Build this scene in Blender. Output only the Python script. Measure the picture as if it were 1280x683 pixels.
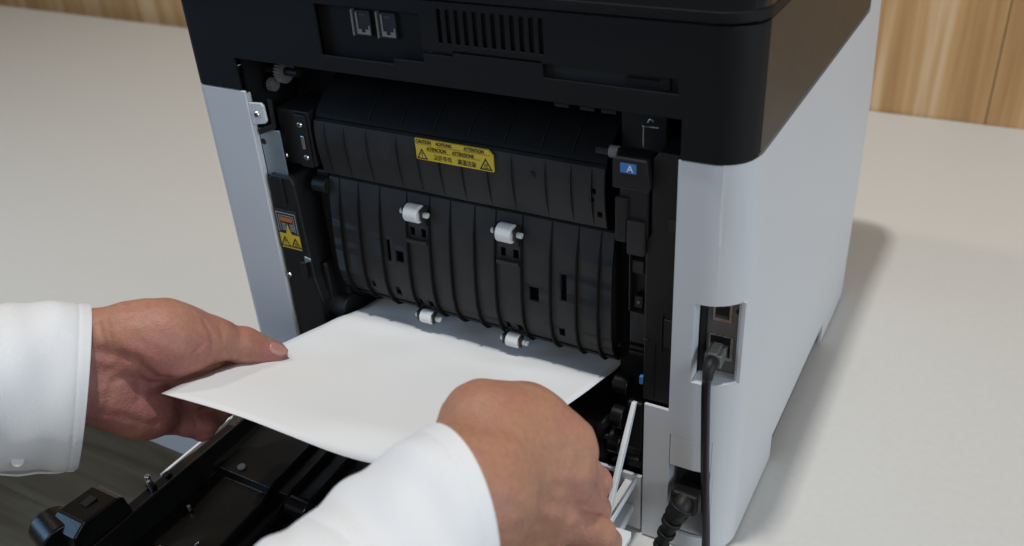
import bpy, bmesh, math, random
import numpy as np
from mathutils import Vector, Matrix
random.seed(7)
for o in list(bpy.data.objects): bpy.data.objects.remove(o)
S = bpy.context.scene
COL = S.collection
R = math.radians

# ------------------------------------------------------------------ camera
cam = bpy.data.cameras.new('camera')
cam.sensor_width = 36; cam.lens = 31.971; cam.clip_start = .02; cam.clip_end = 60
cam.dof.use_dof = True; cam.dof.focus_distance = .62; cam.dof.aperture_fstop = 7.0
camo = bpy.data.objects.new('camera', cam); COL.objects.link(camo)
camo.matrix_world = Matrix.Translation((.5279, -.4454, .5094)) @ Matrix.Rotation(R(30.958), 4, 'Z') @ Matrix.Rotation(R(59.2418), 4, 'X') @ Matrix.Rotation(R(-3.7946), 4, 'Z')
S.camera = camo

# ------------------------------------------------------------------ room light
w = bpy.data.worlds.new('World'); S.world = w; w.use_nodes = True
bg = w.node_tree.nodes['Background']
bg.inputs[0].default_value = (.66, .70, .76, 1); bg.inputs[1].default_value = .16
def area(name, loc, target, sx, sy, power, col):
    l = bpy.data.lights.new(name, 'AREA'); l.shape = 'RECTANGLE'; l.size = sx; l.size_y = sy
    l.energy = power; l.color = col
    o = bpy.data.objects.new(name, l); COL.objects.link(o); o.location = loc
    o.rotation_euler = (Vector(target) - Vector(loc)).to_track_quat('-Z', 'Y').to_euler()
    return o
area('ceiling_lamp', (.305, -.12, 2.05), (.305, -.10, 0), .065, .065, 21, (1, .975, .94))
area('ceiling_lamp', (-1.05, -.07, 2.05), (-.6, .1, 0), .10, .10, 8, (1, .86, .64))
area('window_light', (2.7, -.5, .85), (.4, .2, .15), 1.3, 1.1, 32, (.74, .87, 1))
area('window_light', (-1.15, -1.0, .75), (.05, 0, .2), .7, .8, 8, (.34, .62, 1))
area('fill_light', (1.1, -2.1, 1.5), (.4, 0, .1), 1.2, .6, 7.5, (1, .97, .93))  # added neutral fill from behind the camera, brightens the rear panels

vs = S.view_settings
vs.view_transform = 'Standard'; vs.look = 'None'; vs.exposure = 0; vs.gamma = 1; vs.use_curve_mapping = False

# ------------------------------------------------------------------ helpers
MATS = {}
def mat(name, col, rough=.5, metal=0, bump=0, bscale=800, var=0, vscale=6, spec=.5, sss=0, emis=None, trans=0, coat=0):
    m = bpy.data.materials.new(name); m.use_nodes = True
    nt = m.node_tree; n = nt.nodes; b = n['Principled BSDF']
    b.inputs['Base Color'].default_value = (*col, 1); b.inputs['Roughness'].default_value = rough
    b.inputs['Metallic'].default_value = metal; b.inputs['Specular IOR Level'].default_value = spec
    b.inputs['Coat Weight'].default_value = coat
    b.inputs['Transmission Weight'].default_value = trans
    tc = n.new('ShaderNodeTexCoord')
    if sss:
        b.inputs['Subsurface Weight'].default_value = sss
        b.inputs['Subsurface Radius'].default_value = (1, .4, .2); b.inputs['Subsurface Scale'].default_value = .004
    if var:
        no = n.new('ShaderNodeTexNoise'); no.inputs['Scale'].default_value = vscale; no.inputs['Detail'].default_value = 6
        mx = n.new('ShaderNodeMix'); mx.data_type = 'RGBA'
        mx.inputs[6].default_value = (*[c * (1 - var) for c in col], 1); mx.inputs[7].default_value = (*[min(1, c * (1 + var)) for c in col], 1)
        nt.links.new(tc.outputs['Object'], no.inputs['Vector']); nt.links.new(no.outputs['Fac'], mx.inputs[0])
        nt.links.new(mx.outputs[2], b.inputs['Base Color'])
        mr = n.new('ShaderNodeMapRange'); mr.inputs[3].default_value = max(.02, rough * .82); mr.inputs[4].default_value = min(1, rough * 1.2)
        nt.links.new(no.outputs['Fac'], mr.inputs[0]); nt.links.new(mr.outputs[0], b.inputs['Roughness'])
    if bump:
        nb = n.new('ShaderNodeTexNoise'); nb.inputs['Scale'].default_value = bscale; nb.inputs['Detail'].default_value = 3
        bp = n.new('ShaderNodeBump'); bp.inputs['Strength'].default_value = bump; bp.inputs['Distance'].default_value = .0003
        nt.links.new(tc.outputs['Object'], nb.inputs['Vector']); nt.links.new(nb.outputs['Fac'], bp.inputs['Height'])
        nt.links.new(bp.outputs['Normal'], b.inputs['Normal'])
    MATS[name] = m
    return m
mat('black_plastic', (.0075, .0075, .008), .50, bump=.35, bscale=1400, var=.25, vscale=30, spec=.32)
mat('housing_black', (.0055, .0055, .0060), .60, bump=.5, bscale=1800, var=.15, vscale=12, spec=.2)
mat('side_black', (.022, .018, .0145), .42, bump=.5, bscale=1800, var=.15, vscale=12)
mat('gloss_black', (.008, .008, .009), .16, var=.2, vscale=20)
mat('guide_black', (.0185, .0182, .0180), .56, bump=.3, bscale=900, var=.6, vscale=45, spec=.34)
mat('barrel_black', (.005, .005, .0051), .6, bump=.3, bscale=900, var=.3, vscale=40, spec=.14)
mat('door_black', (.0055, .0055, .0055), .27, bump=.25, bscale=700, var=.3, vscale=40, spec=.4)
mat('deep_black', (.005, .005, .005), .6)
mat('light_plastic', (.575, .585, .60), .42, bump=.4, bscale=2200, var=.025, vscale=8)
mat('white_plastic', (.70, .71, .72), .40, bump=.2, bscale=2000, var=.03, vscale=20)
mat('port_grey', (.17, .17, .165), .5, bump=.3, bscale=1500, var=.1, vscale=60)
mat('steel', (.55, .56, .57), .28, 1, bump=.1, bscale=900, var=.15, vscale=200)
mat('galvanised', (.36, .43, .48), .38, .8, bump=.2, bscale=300, var=.12, vscale=60)
mat('roller_white', (.64, .64, .63), .5, bump=.3, bscale=900, var=.05, vscale=200)
mat('axle_grey', (.55, .57, .58), .35, var=.05, vscale=100)
mat('gear_white', (.13, .13, .122), .45, var=.1, vscale=100)
mat('yellow', (.58, .42, .03), .45, var=.06, vscale=80)
mat('orange', (.42, .13, .03), .5)
mat('ink', (.012, .011, .008), .5)
mat('fine_print', (.30, .22, .025), .5)
mat('label_dark', (.02, .02, .022), .35)
mat('label_line', (.30, .31, .33), .45)
mat('blue_sticker', (.045, .16, .42), .4)
mat('sticker_white', (.7, .74, .8), .5)
mat('cable_black', (.005, .005, .0055), .30, bump=.3, bscale=500, var=.2, vscale=80)
mat('clear_plug', (.55, .55, .52), .15, trans=.75)
mat('rubber', (.007, .007, .007), .5, bump=.2, spec=.3)
mat('socket_grey', (.03, .03, .03), .4)
mat('paper', (.745, .762, .78), .75, bump=.25, bscale=1200, var=.012, vscale=12, spec=.2)
mat('nail', (.41, .205, .165), .34, sss=.2)

def cloth_mat():
    m = mat('shirt', (.735, .745, .76), .8, var=.02, vscale=15, spec=.2)
    nt = m.node_tree; n = nt.nodes; b = n['Principled BSDF']
    b.inputs['Sheen Weight'].default_value = .15; b.inputs['Sheen Roughness'].default_value = .5
    tc = n.new('ShaderNodeTexCoord')
    w1 = n.new('ShaderNodeTexWave'); w1.inputs['Scale'].default_value = 620; w1.bands_direction = 'X'; w1.inputs['Distortion'].default_value = .6
    w2 = n.new('ShaderNodeTexWave'); w2.inputs['Scale'].default_value = 620; w2.bands_direction = 'Z'; w2.inputs['Distortion'].default_value = .6
    nz = n.new('ShaderNodeTexNoise'); nz.inputs['Scale'].default_value = 90; nz.inputs['Detail'].default_value = 5
    a1 = n.new('ShaderNodeMath'); a2 = n.new('ShaderNodeMath'); a2.operation = 'MULTIPLY_ADD'; a2.inputs[1].default_value = 2.4
    for q in (w1, w2, nz): nt.links.new(tc.outputs['Object'], q.inputs['Vector'])
    nt.links.new(w1.outputs['Fac'], a1.inputs[0]); nt.links.new(w2.outputs['Fac'], a1.inputs[1])
    nt.links.new(nz.outputs['Fac'], a2.inputs[0]); nt.links.new(a1.outputs[0], a2.inputs[2])
    bp = n.new('ShaderNodeBump'); bp.inputs['Strength'].default_value = .35; bp.inputs['Distance'].default_value = .0004
    nt.links.new(a2.outputs[0], bp.inputs['Height']); nt.links.new(bp.outputs['Normal'], b.inputs['Normal'])
cloth_mat()

def wood_mat(name, c0, c1, c2, scale):
    m = bpy.data.materials.new(name); m.use_nodes = True; nt = m.node_tree; n = nt.nodes; b = n['Principled BSDF']
    tc = n.new('ShaderNodeTexCoord'); oi = n.new('ShaderNodeObjectInfo')
    mp = n.new('ShaderNodeMapping'); mp.inputs['Scale'].default_value = scale
    cb = n.new('ShaderNodeCombineXYZ'); ml = n.new('ShaderNodeMath'); ml.operation = 'MULTIPLY'; ml.inputs[1].default_value = 37.3
    nt.links.new(oi.outputs['Random'], ml.inputs[0])
    for i in range(3): nt.links.new(ml.outputs[0], cb.inputs[i])
    ad = n.new('ShaderNodeVectorMath'); ad.operation = 'ADD'
    nt.links.new(tc.outputs['Object'], mp.inputs['Vector']); nt.links.new(mp.outputs[0], ad.inputs[0]); nt.links.new(cb.outputs[0], ad.inputs[1])
    nz = n.new('ShaderNodeTexNoise'); nz.inputs['Scale'].default_value = 1.3; nz.inputs['Detail'].default_value = 4; nz.inputs['Distortion'].default_value = .9
    nf = n.new('ShaderNodeTexNoise'); nf.inputs['Scale'].default_value = 9; nf.inputs['Detail'].default_value = 7; nf.inputs['Distortion'].default_value = .3
    for q in (nz, nf): nt.links.new(ad.outputs[0], q.inputs['Vector'])
    rp = n.new('ShaderNodeValToRGB'); e = rp.color_ramp.elements
    e[0].position = .34; e[0].color = (*c0, 1); e[1].position = .64; e[1].color = (*c2, 1)
    k = e.new(.5); k.color = (*c1, 1)
    mf = n.new('ShaderNodeMath'); mf.operation = 'MULTIPLY_ADD'; mf.inputs[1].default_value = .34
    sb = n.new('ShaderNodeMath'); sb.operation = 'SUBTRACT'; sb.inputs[1].default_value = .17
    nt.links.new(nf.outputs['Fac'], mf.inputs[0]); nt.links.new(nz.outputs['Fac'], mf.inputs[2]); nt.links.new(mf.outputs[0], sb.inputs[0])
    nt.links.new(sb.outputs[0], rp.inputs[0]); nt.links.new(rp.outputs[0], b.inputs['Base Color'])
    b.inputs['Roughness'].default_value = .45
    bp = n.new('ShaderNodeBump'); bp.inputs['Strength'].default_value = .15; bp.inputs['Distance'].default_value = .001
    nt.links.new(nf.outputs['Fac'], bp.inputs['Height']); nt.links.new(bp.outputs['Normal'], b.inputs['Normal'])
    MATS[name] = m
wood_mat('wall_wood', (.36, .20, .082), (.47, .285, .125), (.60, .415, .245), (15, 15, .45))
wood_mat('floor_wood', (.20, .155, .10), (.28, .225, .15), (.34, .28, .19), (1.2, 14, 14))
mat('table_top', (.610, .612, .592), .44, bump=.35, bscale=420, var=.05, vscale=160)
mat('table_edge', (.55, .59, .62), .45, var=.03)

def link(name, me, m=None, parent=None, smooth=None):
    o = bpy.data.objects.new(name, me); COL.objects.link(o)
    if m: me.materials.append(MATS[m])
    if parent:
        o.parent = parent
        if parent.type == 'EMPTY': o.matrix_parent_inverse = Matrix.Translation(parent.location).inverted()
    if smooth is not None:
        for p in me.polygons: p.use_smooth = True
        me.set_sharp_from_angle(angle=R(smooth))
    return o
def empty(name, loc, label, cat, group=None):
    o = bpy.data.objects.new(name, None); COL.objects.link(o); o.location = loc; o.empty_display_size = .02
    return tag(o, label, cat, group)
def tag(o, label, cat, group=None):
    o['label'] = label; o['category'] = cat
    if group: o['group'] = group
    return o
def struct(o): o['kind'] = 'structure'; return o
def pydata(name, v, f, m, parent=None, smooth=None):
    me = bpy.data.meshes.new(name); me.from_pydata([tuple(map(float, q)) for q in v], [], f); me.validate(); me.update()
    return link(name, me, m, parent, smooth)
def bevel(o, wdt, seg=2, ang=35):
    b = o.modifiers.new('bevel', 'BEVEL'); b.width = wdt; b.segments = seg; b.limit_method = 'ANGLE'; b.angle_limit = R(ang)
    return o
def box(name, x0, x1, y0, y1, z0, z1, m, parent=None, bev=.0006):
    v = [(x, y, z) for x in (x0, x1) for y in (y0, y1) for z in (z0, z1)]
    f = [(0, 1, 3, 2), (4, 6, 7, 5), (0, 4, 5, 1), (2, 3, 7, 6), (0, 2, 6, 4), (1, 5, 7, 3)]
    o = pydata(name, v, f, m, parent)
    if bev: bevel(o, bev)
    return o
def cyl(name, a, b, r, m, parent=None, n=20, r2=None, bev=0, smooth=40):
    """closed round bar from a to b"""
    a, b = Vector(a), Vector(b); r2 = r if r2 is None else r2
    d = (b - a).normalized(); u = d.orthogonal().normalized(); q = d.cross(u)
    v = []
    for c, rr in ((a, r), (b, r2)):
        for i in range(n):
            t = 2 * math.pi * i / n; v.append(c + u * math.cos(t) * rr + q * math.sin(t) * rr)
    f = [(i, (i + 1) % n, n + (i + 1) % n, n + i) for i in range(n)] + [tuple(range(n))[::-1], tuple(range(n, 2 * n))]
    o = pydata(name, v, f, m, parent, smooth)
    if bev: bevel(o, bev)
    return o
def tube(name, pts, r, m, parent=None, n=12, sub=8, closed=True):
    """smooth round tube through points; r is a number or list"""
    P = [Vector(p) for p in pts]
    rs = list(r) if hasattr(r, '__len__') else [r] * len(P)
    Q, RR = [], []
    for i in range(len(P) - 1):
        p0, p1, p2, p3 = P[max(i - 1, 0)], P[i], P[i + 1], P[min(i + 2, len(P) - 1)]
        for k in range(sub):
            t = k / sub
            Q.append(.5 * ((2 * p1) + (p2 - p0) * t + (2 * p0 - 5 * p1 + 4 * p2 - p3) * t * t + (3 * p1 - p0 - 3 * p2 + p3) * t ** 3))
            RR.append(rs[i] * (1 - t) + rs[i + 1] * t)
    Q.append(P[-1]); RR.append(rs[-1])
    v = []; u = None
    for i, c in enumerate(Q):
        d = (Q[min(i + 1, len(Q) - 1)] - Q[max(i - 1, 0)]).normalized()
        u = d.orthogonal().normalized() if u is None else (u - d * u.dot(d)).normalized()
        q = d.cross(u)
        for k in range(n):
            t = 2 * math.pi * k / n; v.append(c + (u * math.cos(t) + q * math.sin(t)) * RR[i])
    f = [(i * n + k, i * n + (k + 1) % n, (i + 1) * n + (k + 1) % n, (i + 1) * n + k) for i in range(len(Q) - 1) for k in range(n)]
    f += [tuple(range(n))[::-1], tuple(range((len(Q) - 1) * n, len(Q) * n))]
    return pydata(name, v, f, m, parent, 60)
def sheet(name, path, zs, skip, thick, m, parent=None, bev=.0005, axis='z', smooth=30):
    """wall grown from a path: (x,y) points raised over zs, or (y,z) points drawn out over xs; skip(i,j,mid) leaves openings"""
    n = len(path); v = []
    for z in zs:
        for p in path: v.append((p[0], p[1], z) if axis == 'z' else (z, p[0], p[1]))
    f = []
    for j in range(len(zs) - 1):
        for i in range(n - 1):
            q = (j * n + i, j * n + i + 1, (j + 1) * n + i + 1, (j + 1) * n + i)
            mid = sum((Vector(v[k]) for k in q), Vector()) / 4
            if not skip(mid): f.append(q)
    me = bpy.data.meshes.new(name); me.from_pydata(v, [], f); me.update()
    bm = bmesh.new(); bm.from_mesh(me); bmesh.ops.delete(bm, geom=[q for q in bm.verts if not q.link_faces], context='VERTS')
    bm.to_mesh(me); bm.free()
    o = link(name, me, m, parent, smooth)
    s = o.modifiers.new('thick', 'SOLIDIFY'); s.thickness = thick; s.offset = -1; s.use_even_offset = True
    if bev: bevel(o, bev, 2, 40)
    wn = o.modifiers.new('normals', 'WEIGHTED_NORMAL'); wn.keep_sharp = True; wn.weight = 60
    return o
def arc(cx, cy, r, a0, a1, n):
    return [(cx + r * math.cos(R(a0 + (a1 - a0) * i / n)), cy + r * math.sin(R(a0 + (a1 - a0) * i / n))) for i in range(n + 1)]
def insert(path, xs=(), ys=()):
    """add exact cut points to a polyline"""
    out = [path[0]]
    for a, b in zip(path, path[1:]):
        t = []
        for k, cs in ((0, xs), (1, ys)):
            for c in cs:
                if (a[k] - c) * (b[k] - c) < -1e-14: t.append((c - a[k]) / (b[k] - a[k]))
        for s in sorted(t): out.append((a[0] + (b[0] - a[0]) * s, a[1] + (b[1] - a[1]) * s))
        out.append(b)
    return out
def prism(name, poly, axis, a, b, m, parent=None, bev=.0004, smooth=None):
    """flat outline pushed along an axis; outline is (y,z) for x, (x,z) for y, (x,y) for z"""
    n = len(poly)
    def P(p, t): return {'x': (t, p[0], p[1]), 'y': (p[0], t, p[1]), 'z': (p[0], p[1], t)}[axis]
    v = [P(p, a) for p in poly] + [P(p, b) for p in poly]
    f = [tuple(range(n)), tuple(range(n, 2 * n))[::-1]] + [(i, n + i, n + (i + 1) % n, (i + 1) % n) for i in range(n)]
    me = bpy.data.meshes.new(name); me.from_pydata(v, [], f)
    bm = bmesh.new(); bm.from_mesh(me); bmesh.ops.recalc_face_normals(bm, faces=bm.faces); bm.to_mesh(me); bm.free()
    o = link(name, me, m, parent, smooth)
    if bev: bevel(o, bev)
    return o
def text(name, s, size, M, m, parent, width=None, depth=.00005, bold=0):
    c = bpy.data.curves.new(name, 'FONT'); c.body = s; c.size = size; c.extrude = depth; c.offset = bold
    t = bpy.data.objects.new(name, c); COL.objects.link(t); bpy.context.view_layer.update()
    me = bpy.data.meshes.new_from_object(t.evaluated_get(bpy.context.evaluated_depsgraph_get()))
    bpy.data.objects.remove(t)
    if width and len(me.vertices):
        xs = [q.co.x for q in me.vertices]; k = width / (max(xs) - min(xs)); x0 = min(xs)
        for q in me.vertices: q.co.x = (q.co.x - x0) * k
    me.transform(M); me.materials.clear()
    return link(name, me, m, parent)

# ------------------------------------------------------------------ setting
wall = struct(box('wall', -2.6, 2.2, .965, 1.05, -.72, 1.6, 'wall_wood', None, 0))
for k in range(-11, 7):
    x0 = .5 + .252 * k
    p = box('plank', x0 + .0006, x0 + .2514, .938, .960, -.70, 1.55, 'wall_wood', wall, .0008)
    me = p.data
    for q in me.vertices: q.co.x -= x0 + .126; q.co.z -= .4
    p.location = (x0 + .126, 0, .4)
    for q in me.vertices: q.co.y -= .0205 * (x0 + .126 + q.co.x - .3) + .0245
floor = struct(box('floor', -3, 2.4, -2.6, 1.05, -.80, -.742, 'floor_wood', None, 0))
for k in range(16):
    y0 = -1.9 + .15 * k
    for s in range(3):
        x0 = -2.9 + 1.7 * s + (.6 if k % 2 else 0)
        p = box('plank', x0, x0 + 1.698, y0, y0 + .1485, -.7415, -.722, 'floor_wood', floor, .0008)
        for q in p.data.vertices: q.co.x -= x0; q.co.y -= y0
        p.location = (x0, y0, 0)
table = empty('table', (0, .42, -.722), 'wide off-white table with the printer on it, against the wood wall', 'table')
bx = box('table_top', -2.4, 1.7, -.0645, .908, -.028, 0, 'table_top', table, .0012)
box('edge_band', -2.4, 1.7, -.0657, -.0647, -.0275, -.001, 'table_edge', table, 0)
for x in (-2.3, 1.6):
    for y in (.02, .86): box('leg', x - .03, x + .03, y - .03, y + .03, -.722, -.0285, 'table_edge', table, .002)

# ------------------------------------------------------------------ printer
PR = empty('printer', (.21, .2, 0), 'black and light grey office printer with its rear cover open', 'printer')
X1 = .417
# right-hand cover: rear strip, rounded corner, long side, raised front
path = [(.356, 0), (.373, 0), (.3865, 0)] + arc(.389, .028, .028, -90, 0, 14) + [(X1, .118), (X1, .126), (X1, .29), (X1, .30), (X1, .332)] + arc(.387, .380, .030, 0, 90, 8) + [(.25, .410)]
ROP = .4122                                     # right edge of the socket opening on the corner
path = insert(path, xs=(.3745, .4025, ROP))
zs = [.002, .015, .024, .076, .0765, .103, .122, .15, .209, .250, .300, .44]
def sk(m):
    x, y, z = m
    rear = y < .03
    if x < .373 and y < .01 and z > .122: return True
    if z > .300 and y < .332: return True
    if rear and .3865 < x < ROP and .15 < z < .209 and y < .0135: return True
    if rear and y < .005 and 0.3745 < x < .4025 and .015 < z < .076: return True
    if rear and y < .005 and .3745 < x < .4025 and .076 < z < .103: return True
    if z < .024 and .122 < y < .294: return True
    return False
RC = sheet('right_cover', path, zs, sk, .0024, 'light_plastic', PR, .0006)
sheet('blank_plate', [p for p in insert([q for q in path], xs=(.3749, .40235)) if .37489 < p[0] < .40236 and p[1] < .01], [.0767, .1028], lambda m: False, .002, 'light_plastic', RC, .0003)
for q in RC.data.vertices:
    if q.co.x > .40 and q.co.y < .40: q.co.x -= .0040 * max(0, (q.co.z - .20) / .10) if q.co.z < .31 else .0040
# socket recess
box('recess_wall', .3842, .3864, .0024, .012, .148, .211, 'light_plastic', RC, .0003)
box('recess_wall', .4122, .4143, .0125, .0225, .149, .2095, 'light_plastic', RC, .0003)
prism('recess_floor', [(.3866, .0024), (.3935, .0030), (.400, .0048), (.4065, .0088), (.4120, .0145), (.4120, .0195), (.3866, .0195)], 'z', .1475, .1498, 'light_plastic', RC, .0003)
PP = box('port_plate', .3864, .4150, .0200, .0235, .140, .216, 'port_grey', RC, .0003)
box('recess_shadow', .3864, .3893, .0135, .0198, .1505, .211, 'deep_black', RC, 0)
def jack(x0, x1, z0, z1, y, m='steel'):
    j = prism('socket', [(x0, z0), (x1, z0), (x1, z1), (x0, z1)], 'y', y - .0012, y + .0003, m, RC, .0003)
    box('socket_hole', x0 + .0016, x1 - .0016, y - .0016, y - .0011, z0 + .0028, z1 - .0012, 'deep_black', RC, 0)
    for k in range(6):
        xx = x0 + .0028 + k * (x1 - x0 - .0056) / 5
        box('contact', xx - .0003, xx + .0003, y - .0020, y - .00165, z0 + .0032, z0 + .0052, 'gear_white', RC, 0)
jack(.3925, .4045, .1875, .2010, .0200)
jack(.3905, .4065, .1590, .1775, .0200)
cyl('button', (.4085, .0199, .1975), (.4085, .0188, .1975), .0017, 'deep_black', RC, 14)
# power inlet
box('inlet_box', .3690, .4065, .030, .034, .010, .082, 'deep_black', RC, 0)
for a in ((.3722, .3742, .0026, .030, .012, .079), (.4027, .4046, .0045, .030, .012, .079)): box('inlet_wall', *a, 'light_plastic', RC, .0002)
box('inlet_wall', .3744, .4026, .0050, .030, .0128, .0148, 'light_plastic', RC, .0002)
box('inlet_wall', .3744, .4026, .0050, .030, .0772, .0790, 'black_plastic', RC, .0002)
INL = box('power_inlet', .3765, .4025, .012, .029, .030, .066, 'black_plastic', RC, .001)
# left cover
path = [(.17, .410)] + arc(.03, .38, .03, 90, 180, 6) + [(0, .294), (0, .122)] + arc(.010, .010, .010, 180, 270, 7) + [(.0490, 0)]
path = insert(path, ys=(.126, .29))
LC = sheet('left_cover', path, [.002, .024, .300, .44], lambda m: (m[2] > .3 and m[1] < .31) or (m[2] < .024 and .124 < m[1] < .292), .0024, 'light_plastic', PR, .0006)
box('inner_flange', .0466, .0489, .0025, .0060, .006, .298, 'light_plastic', LC, .0005)
# front of the machine, out of sight from here
box('front_panel', .03, .387, .4085, .4105, .006, .44, 'light_plastic', PR, .001)
box('base', .004, .413, .03, .40, .003, .022, 'black_plastic', PR, .001)
for x in (.04, .377):
    for y in (.05, .37): cyl('foot', (x, y, 0), (x, y, .0035), .012, 'rubber', PR, 16)
# lower rear panel beneath the open cover
box('lower_rear_panel', .060, .3545, .0008, .0035, .004, .055, 'light_plastic', PR, .0005)

# black upper housing: rear shell with a fax recess, a vent and grooves
H0, H1 = .3008, .3762
path = [(0, .33)] + arc(.0105, .0105, .0105, 180, 270, 8) + arc(.3915, .020, .0208, 270, 358, 10)
VX = [.2203 + .00618 * i for i in range(12)]
cuts = [.0458, .0475, .1265, .1850, .2080, .2300, .290, .3740, .3715] + [c for v in VX for c in (v, v + .0031)]
path = insert(path, xs=cuts)
zs = [H0, .3241, .3345, .3380, .3425, .3440, .3462, .3476, .3515, .3560, .3610, .3655, .3680, .3718, H1]
def sk(m):
    x, y, z = m
    if y > .004: return False
    if .0458 < x < .3731 and z < .3241: return True
    if .1265 < x < .2080 and .3380 < z < .3680: return True
    if .1265 < x < .1850 and .3345 < z < .3680: return True
    if .208 < x < .230 and .3440 < z < .3462: return True
    if .230 < x < .290 and .3462 < z < .3476: return True
    if .290 < x < .3715 and .3380 < z < .3462: return True
    return any(v < x < v + .0031 for v in VX) and .3515 < z < .3718
UH = sheet('upper_housing', path, zs, sk, .0024, 'housing_black', PR, .0004)
box('fax_panel', .1240, .2090, .0065, .009, .331, .371, 'housing_black', UH, 0)
box('groove_back', .2085, .3735, .0045, .006, .336, .350, 'deep_black', UH, 0)
box('slot_ledge', .340, .362, .0022, .0045, .3392, .3432, 'housing_black', UH, .0003)
box('slot_ledge', .3600, .3660, .0016, .0045, .3385, .3455, 'housing_black', UH, .0003)
box('vent_back', .2170, .2920, .0060, .0075, .3505, .3728, 'deep_black', UH, 0)
box('slot_mark', .3735, .3765, -.0003, .0010, .3388, .3458, 'deep_black', UH, 0)
box('slot_mark', .3765, .3860, -.0003, .0010, .3388, .3403, 'deep_black', UH, 0)
box('slot_mark', .3845, .3860, -.0003, .0010, .3403, .3440, 'deep_black', UH, 0)
for x in (.1548, .1742):
    j = box('phone_socket', x, x + .0125, .0040, .0064, .3490, .3650, 'deep_black', UH, .0003)
    prism('socket_rim', [(x + .0018, .3503), (x + .0120, .3503), (x + .0120, .3560), (x + .0110, .3560), (x + .0110, .3535), (x + .0085, .3535), (x + .0085, .3515), (x + .0053, .3515), (x + .0053, .3535), (x + .0028, .3535), (x + .0028, .3640), (x + .0018, .3640)], 'y', .0034, .0039, 'port_grey', UH, 0)
    box('socket_edge', x - .0016, x - .0010, .0030, .0062, .3490, .3655, 'port_grey', UH, 0)
    box('contact', x + .0045, x + .0095, .0035, .0038, .3622, .3632, 'socket_grey', UH, 0)
# side of the upper housing, one panel line behind the rounded corner
sheet('side_housing', [(.4124, .0206), (.4124, .3315)], [H0 + .0012, H1], lambda m: False, .0024, 'side_black', PR, .0004)
box('side_liner', .404, .408, .012, .33, .296, .379, 'deep_black', PR, 0)
# lid
path = [(0, .36)] + arc(.0125, .0115, .0125, 180, 270, 8) + arc(.3885, .023, .024, 270, 360, 14) + [(.4125, .3312)]
LD = sheet('scanner_lid', path, [.3774, .3836, .3842, .432], lambda m: False, .003, 'gloss_black', PR, .0012)
box('lid_top', .003, .4095, .003, .36, .428, .432, 'gloss_black', LD, .001)
pb = [(x, y + .0) for x, y in path]
sheet('lid_band', [(x + (.0007 if x > .2 else -.0007) * (1 if y > .01 else 0), y - (.0008 if y < .02 else 0)) for x, y in path], [.3775, .3835], lambda m: False, .002, 'housing_black', LD, .0006)
# inside walls
box('inner_back', .030, .396, .125, .128, .010, .376, 'deep_black', PR, 0)
box('inner_ceiling', .030, .396, .003, .125, .3255, .3285, 'black_plastic', PR, 0)
box('inner_side', .0440, .0465, .0065, .125, .010, .322, 'black_plastic', PR, 0)
box('inner_side', .3745, .3765, .0030, .125, .083, .322, 'black_plastic', PR, 0)
box('inner_floor', .050, .356, .0040, .125, .028, .048, 'black_plastic', PR, .001)

# fuser cover: upper barrel and ribbed face
fp = [(.058, .3080), (.048, .3060), (.039, .3020), (.030, .2965), (.0225, .2905), (.0175, .2850), (.0160, .2820)]
FX_TOP = [.1437, .1705, .1972, .224, .2507, .277, .299]
FT = sheet('fuser_top', fp, [.0965, .3225], lambda m: False, .003, 'barrel_black', PR, .0004, 'x', 50)
for x in FX_TOP: prism('rib', [(.0385, .3024), (.0295, .2970), (.0218, .2908), (.0168, .2850), (.0178, .2835), (.0250, .2890), (.0380, .2990)], 'x', x - .0003, x + .0003, 'black_plastic', FT, 0)
FX = [.1055, .1227, .1424, .1678, .1845, .202, .2196, .2393, .2577, .2817, .2994, .3135]
ff = [(.0172, .2812), (.0138, .2800), (.0126, .2740), (.0124, .2660), (.0127, .2590), (.0138, .2500), (.0160, .2385), (.022, .2362)]
HOL = [(.3134, .3166, .2630, .2664), (.3122, .3150, .2570, .2600), (.3170, .3200, .2465, .2505)]
xs = sorted({.0965, .3225} | {c for h in HOL for c in h[:2]})
def refine(prof, zc):
    q = insert(prof, ys=zc); return q
ffr = refine(ff, [c for h in HOL for c in h[2:]])
FC = sheet('fuser_cover', ffr, xs, lambda m: any(a < m[0] < b and c < m[2] < d for a, b, c, d in HOL), .0022, 'guide_black', PR, .0003, 'x', 50)
def rib(x, prof, out, wdt, m, parent, name='rib'):
    """thin upright fin following a (y,z) profile; out = how far it stands proud at each point"""
    a = [(y - o, z) for (y, z), o in zip(prof, out)]; b = [(y + .0015, z) for y, z in prof][::-1]
    return prism(name, a + b, 'x', x - wdt / 2, x + wdt / 2, m, parent, 0)
for x in FX: rib(x, ff[1:-1], [0, .0010, .0013, .0013, .0012, 0], .0008, 'deep_black', FC)
cyl('boss', (.2724, .0125, .2685), (.2724, .0112, .2685), .0022, 'guide_black', FC, 18)
cyl('boss_hole', (.2724, .0111, .2685), (.2724, .0109, .2685), .0011, 'deep_black', FC, 14)
cyl('blue_dot', (.143, .0149, .2531), (.143, .0138, .2531), .0014, 'galvanised', FC, 14)

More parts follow.
